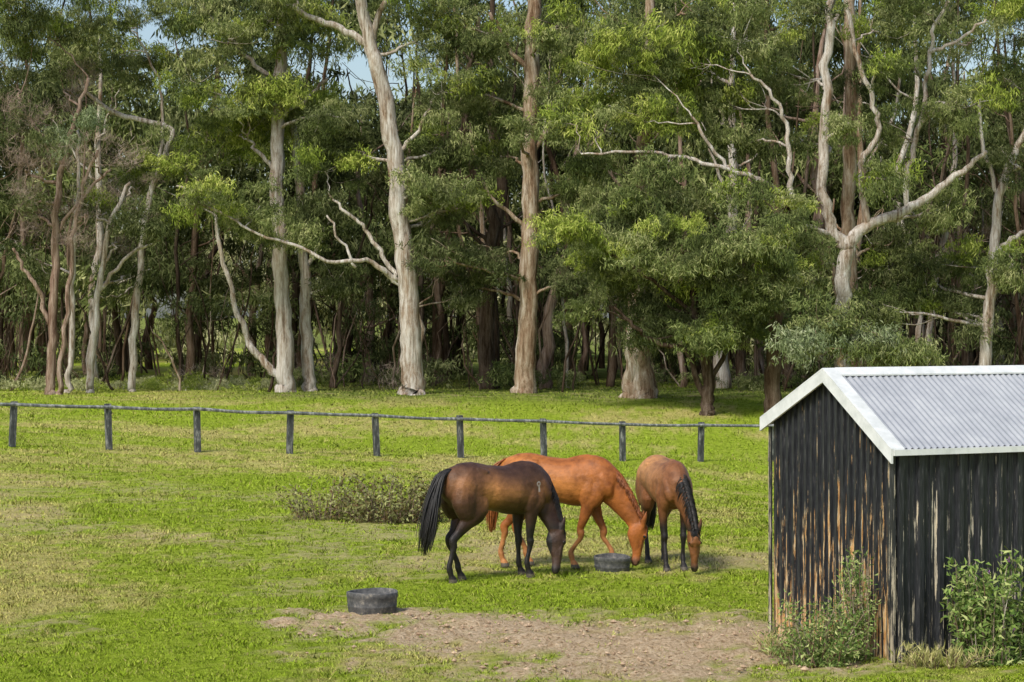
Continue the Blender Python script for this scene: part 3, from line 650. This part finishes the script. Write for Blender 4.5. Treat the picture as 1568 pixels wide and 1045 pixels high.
n1_=[((.40,0,1.20),.23,.15),((.59,0,1.14),.24,.13),((.70,-.03,.99),.20,.11),((.77,-.08,.81),.155,.085),((.81,-.13,.67),.12,.075),((.83,-.15,.58),.10,.07)]
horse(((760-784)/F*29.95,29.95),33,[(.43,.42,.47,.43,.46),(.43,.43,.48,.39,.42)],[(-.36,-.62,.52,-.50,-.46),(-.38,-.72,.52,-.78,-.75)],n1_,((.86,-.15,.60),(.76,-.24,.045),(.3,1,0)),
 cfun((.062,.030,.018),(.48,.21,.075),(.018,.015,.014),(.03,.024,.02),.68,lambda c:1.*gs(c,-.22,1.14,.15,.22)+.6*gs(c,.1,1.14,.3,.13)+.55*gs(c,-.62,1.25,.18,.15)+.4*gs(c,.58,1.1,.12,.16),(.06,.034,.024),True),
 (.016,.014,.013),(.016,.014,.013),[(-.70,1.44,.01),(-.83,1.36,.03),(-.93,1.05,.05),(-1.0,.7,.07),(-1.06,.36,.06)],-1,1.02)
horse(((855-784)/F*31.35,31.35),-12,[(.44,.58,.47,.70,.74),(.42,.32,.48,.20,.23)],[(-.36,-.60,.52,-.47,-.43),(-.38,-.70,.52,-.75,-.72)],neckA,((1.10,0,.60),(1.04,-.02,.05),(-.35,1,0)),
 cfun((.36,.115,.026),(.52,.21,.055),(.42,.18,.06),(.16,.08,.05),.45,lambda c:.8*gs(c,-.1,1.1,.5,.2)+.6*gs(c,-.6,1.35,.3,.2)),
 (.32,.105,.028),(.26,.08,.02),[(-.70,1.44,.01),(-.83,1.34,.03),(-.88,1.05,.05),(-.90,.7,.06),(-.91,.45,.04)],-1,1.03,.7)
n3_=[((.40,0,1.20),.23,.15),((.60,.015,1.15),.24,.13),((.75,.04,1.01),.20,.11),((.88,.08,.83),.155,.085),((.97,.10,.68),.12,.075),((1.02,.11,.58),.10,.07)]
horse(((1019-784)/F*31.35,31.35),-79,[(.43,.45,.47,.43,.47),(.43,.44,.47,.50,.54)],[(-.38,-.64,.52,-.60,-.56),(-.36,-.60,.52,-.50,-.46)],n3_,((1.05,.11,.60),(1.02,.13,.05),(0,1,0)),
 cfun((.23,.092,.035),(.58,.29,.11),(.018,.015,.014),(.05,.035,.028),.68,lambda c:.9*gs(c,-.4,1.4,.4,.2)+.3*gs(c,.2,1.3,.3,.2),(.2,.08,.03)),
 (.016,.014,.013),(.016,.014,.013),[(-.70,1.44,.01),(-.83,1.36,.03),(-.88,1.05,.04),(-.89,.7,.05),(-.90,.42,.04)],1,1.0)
# ---------- shrubs ----------
def shrub(name,cx,cy,rx,ry,h,n,tone,ln,wd,stems=30,up=.1,bm='brown',flowers=0,spiky=0):
    z0=gz(cx,cy); mb=MB(); pts=[]
    for i in range(stems):
        a=random.uniform(0,6.28); rr=random.random()**.6
        bx=cx+math.cos(a)*rr*rx*.6; by=cy+math.sin(a)*rr*ry*.6
        hh=h*random.uniform(.3,1.25)*(1-.4*rr*rr) if not spiky else h*random.uniform(.35,1.15)
        tx=bx+math.cos(a)*rx*.7*random.random()*(1-spiky*.6)+random.gauss(0,.05); ty=by+math.sin(a)*ry*.45*random.random()+random.gauss(0,.04)
        p,_=tube(mb,[(bx,by,z0-.03),((bx*.6+tx*.4)+random.gauss(0,.03),by*.6+ty*.4,z0+hh*.6),(tx,ty,z0+hh)],[.008,.006,.002],4,5,0)
        pts+= [(q,k/len(p)) for k,q in enumerate(p)]
    o=mb.obj(name,[M[bm]])
    idx=rng.integers(0,len(pts),n); P=np.array([pts[i][0] for i in idx])+rng.normal(size=(n,3))*np.array([.06,.06,.05])*(h/.6)**.5*(1-.45*spiky)
    P[:,2]=np.maximum(P[:,2],z0+.02); V,lr=leaves(P,ln,wd,up)
    leafobj('leaves',V,tonecol(tone,lr),o)
    if flowers:
        tp=[q for q,t in pts if t>.8]; P=np.array([random.choice(tp) for _ in range(flowers)])
        P=np.repeat(P,10,0)+rng.normal(size=(flowers*10,3))*.008; V,lr=leaves(P,.03,.012,-.8)
        leafobj('flowers',V,tonecol('flower',lr),o)
    return o
d=38.7
shrub('bramble_bush',(590-784)/F*d,d,1.0,.7,.72,4000,'bramble',.07,.035,80,bm='pink')
shrub('bramble_bush',(490-784)/F*d,d+.4,.7,.5,.66,1000,'bramble',.07,.035,44,bm='pink')
shrub('bramble_bush',(655-784)/F*d,d+.2,.4,.4,.62,1000,'bramble',.07,.035,30,bm='pink')
shrub('weed_bush',3.05,22.75,.5,.4,.55,3800,'weed',.05,.018,60,-.2,'tan')
shrub('weed_bush',3.45,23.0,.22,.25,1.05,1500,'weed',.05,.018,26,-.2,'tan',spiky=1)
shrub('thistle_bush',4.75,22.75,.40,.3,.95,3400,'weed',.07,.03,40,-.1,'tan',flowers=5,spiky=.7)
shrub('thistle_bush',5.1,22.9,.25,.2,.7,1300,'weed',.06,.028,20,-.1,'tan',flowers=2,spiky=.7)
shrub('weed_bush',4.2,22.5,.5,.15,.16,900,'stalk',.09,.01,30,-1.2,'tan',spiky=.5)
shrub('weed_bush',2.75,23.2,.3,.2,.2,500,'stalk',.10,.01,20,-1.2,'tan',spiky=.5)
# ---------- light, world, camera ----------
az=math.radians(212); el=math.radians(46)
sd=Vector((math.sin(az)*math.cos(el),math.cos(az)*math.cos(el),math.sin(el)))
sun=bpy.data.lights.new('sun','SUN'); sun.energy=3.3; sun.angle=math.radians(14); sun.color=(1,.95,.86)
so=bpy.data.objects.new('sun',sun); col.objects.link(so); so.rotation_euler=sd.to_track_quat('Z','Y').to_euler()
w=bpy.data.worlds.new('World'); scene.world=w; w.use_nodes=True; nt=w.node_tree
sky=nt.nodes.new('ShaderNodeTexSky'); sky.sky_type='NISHITA'; sky.sun_disc=False; sky.sun_elevation=el; sky.sun_rotation=az; sky.dust_density=2.0
nt.links.new(sky.outputs[0],nt.nodes['Background'].inputs[0]); nt.nodes['Background'].inputs[1].default_value=.15
cam=bpy.data.cameras.new('camera'); co_=bpy.data.objects.new('camera',cam); col.objects.link(co_); scene.camera=co_
co_.location=(0,0,CH); co_.rotation_euler=(math.radians(90),0,0); cam.sensor_width=36; cam.lens=F/1568*36; cam.shift_y=-44.5/1568; cam.clip_end=3000; cam.clip_start=.5
scene.view_settings.view_transform='Standard'; scene.view_settings.look='None'; scene.view_settings.exposure=0
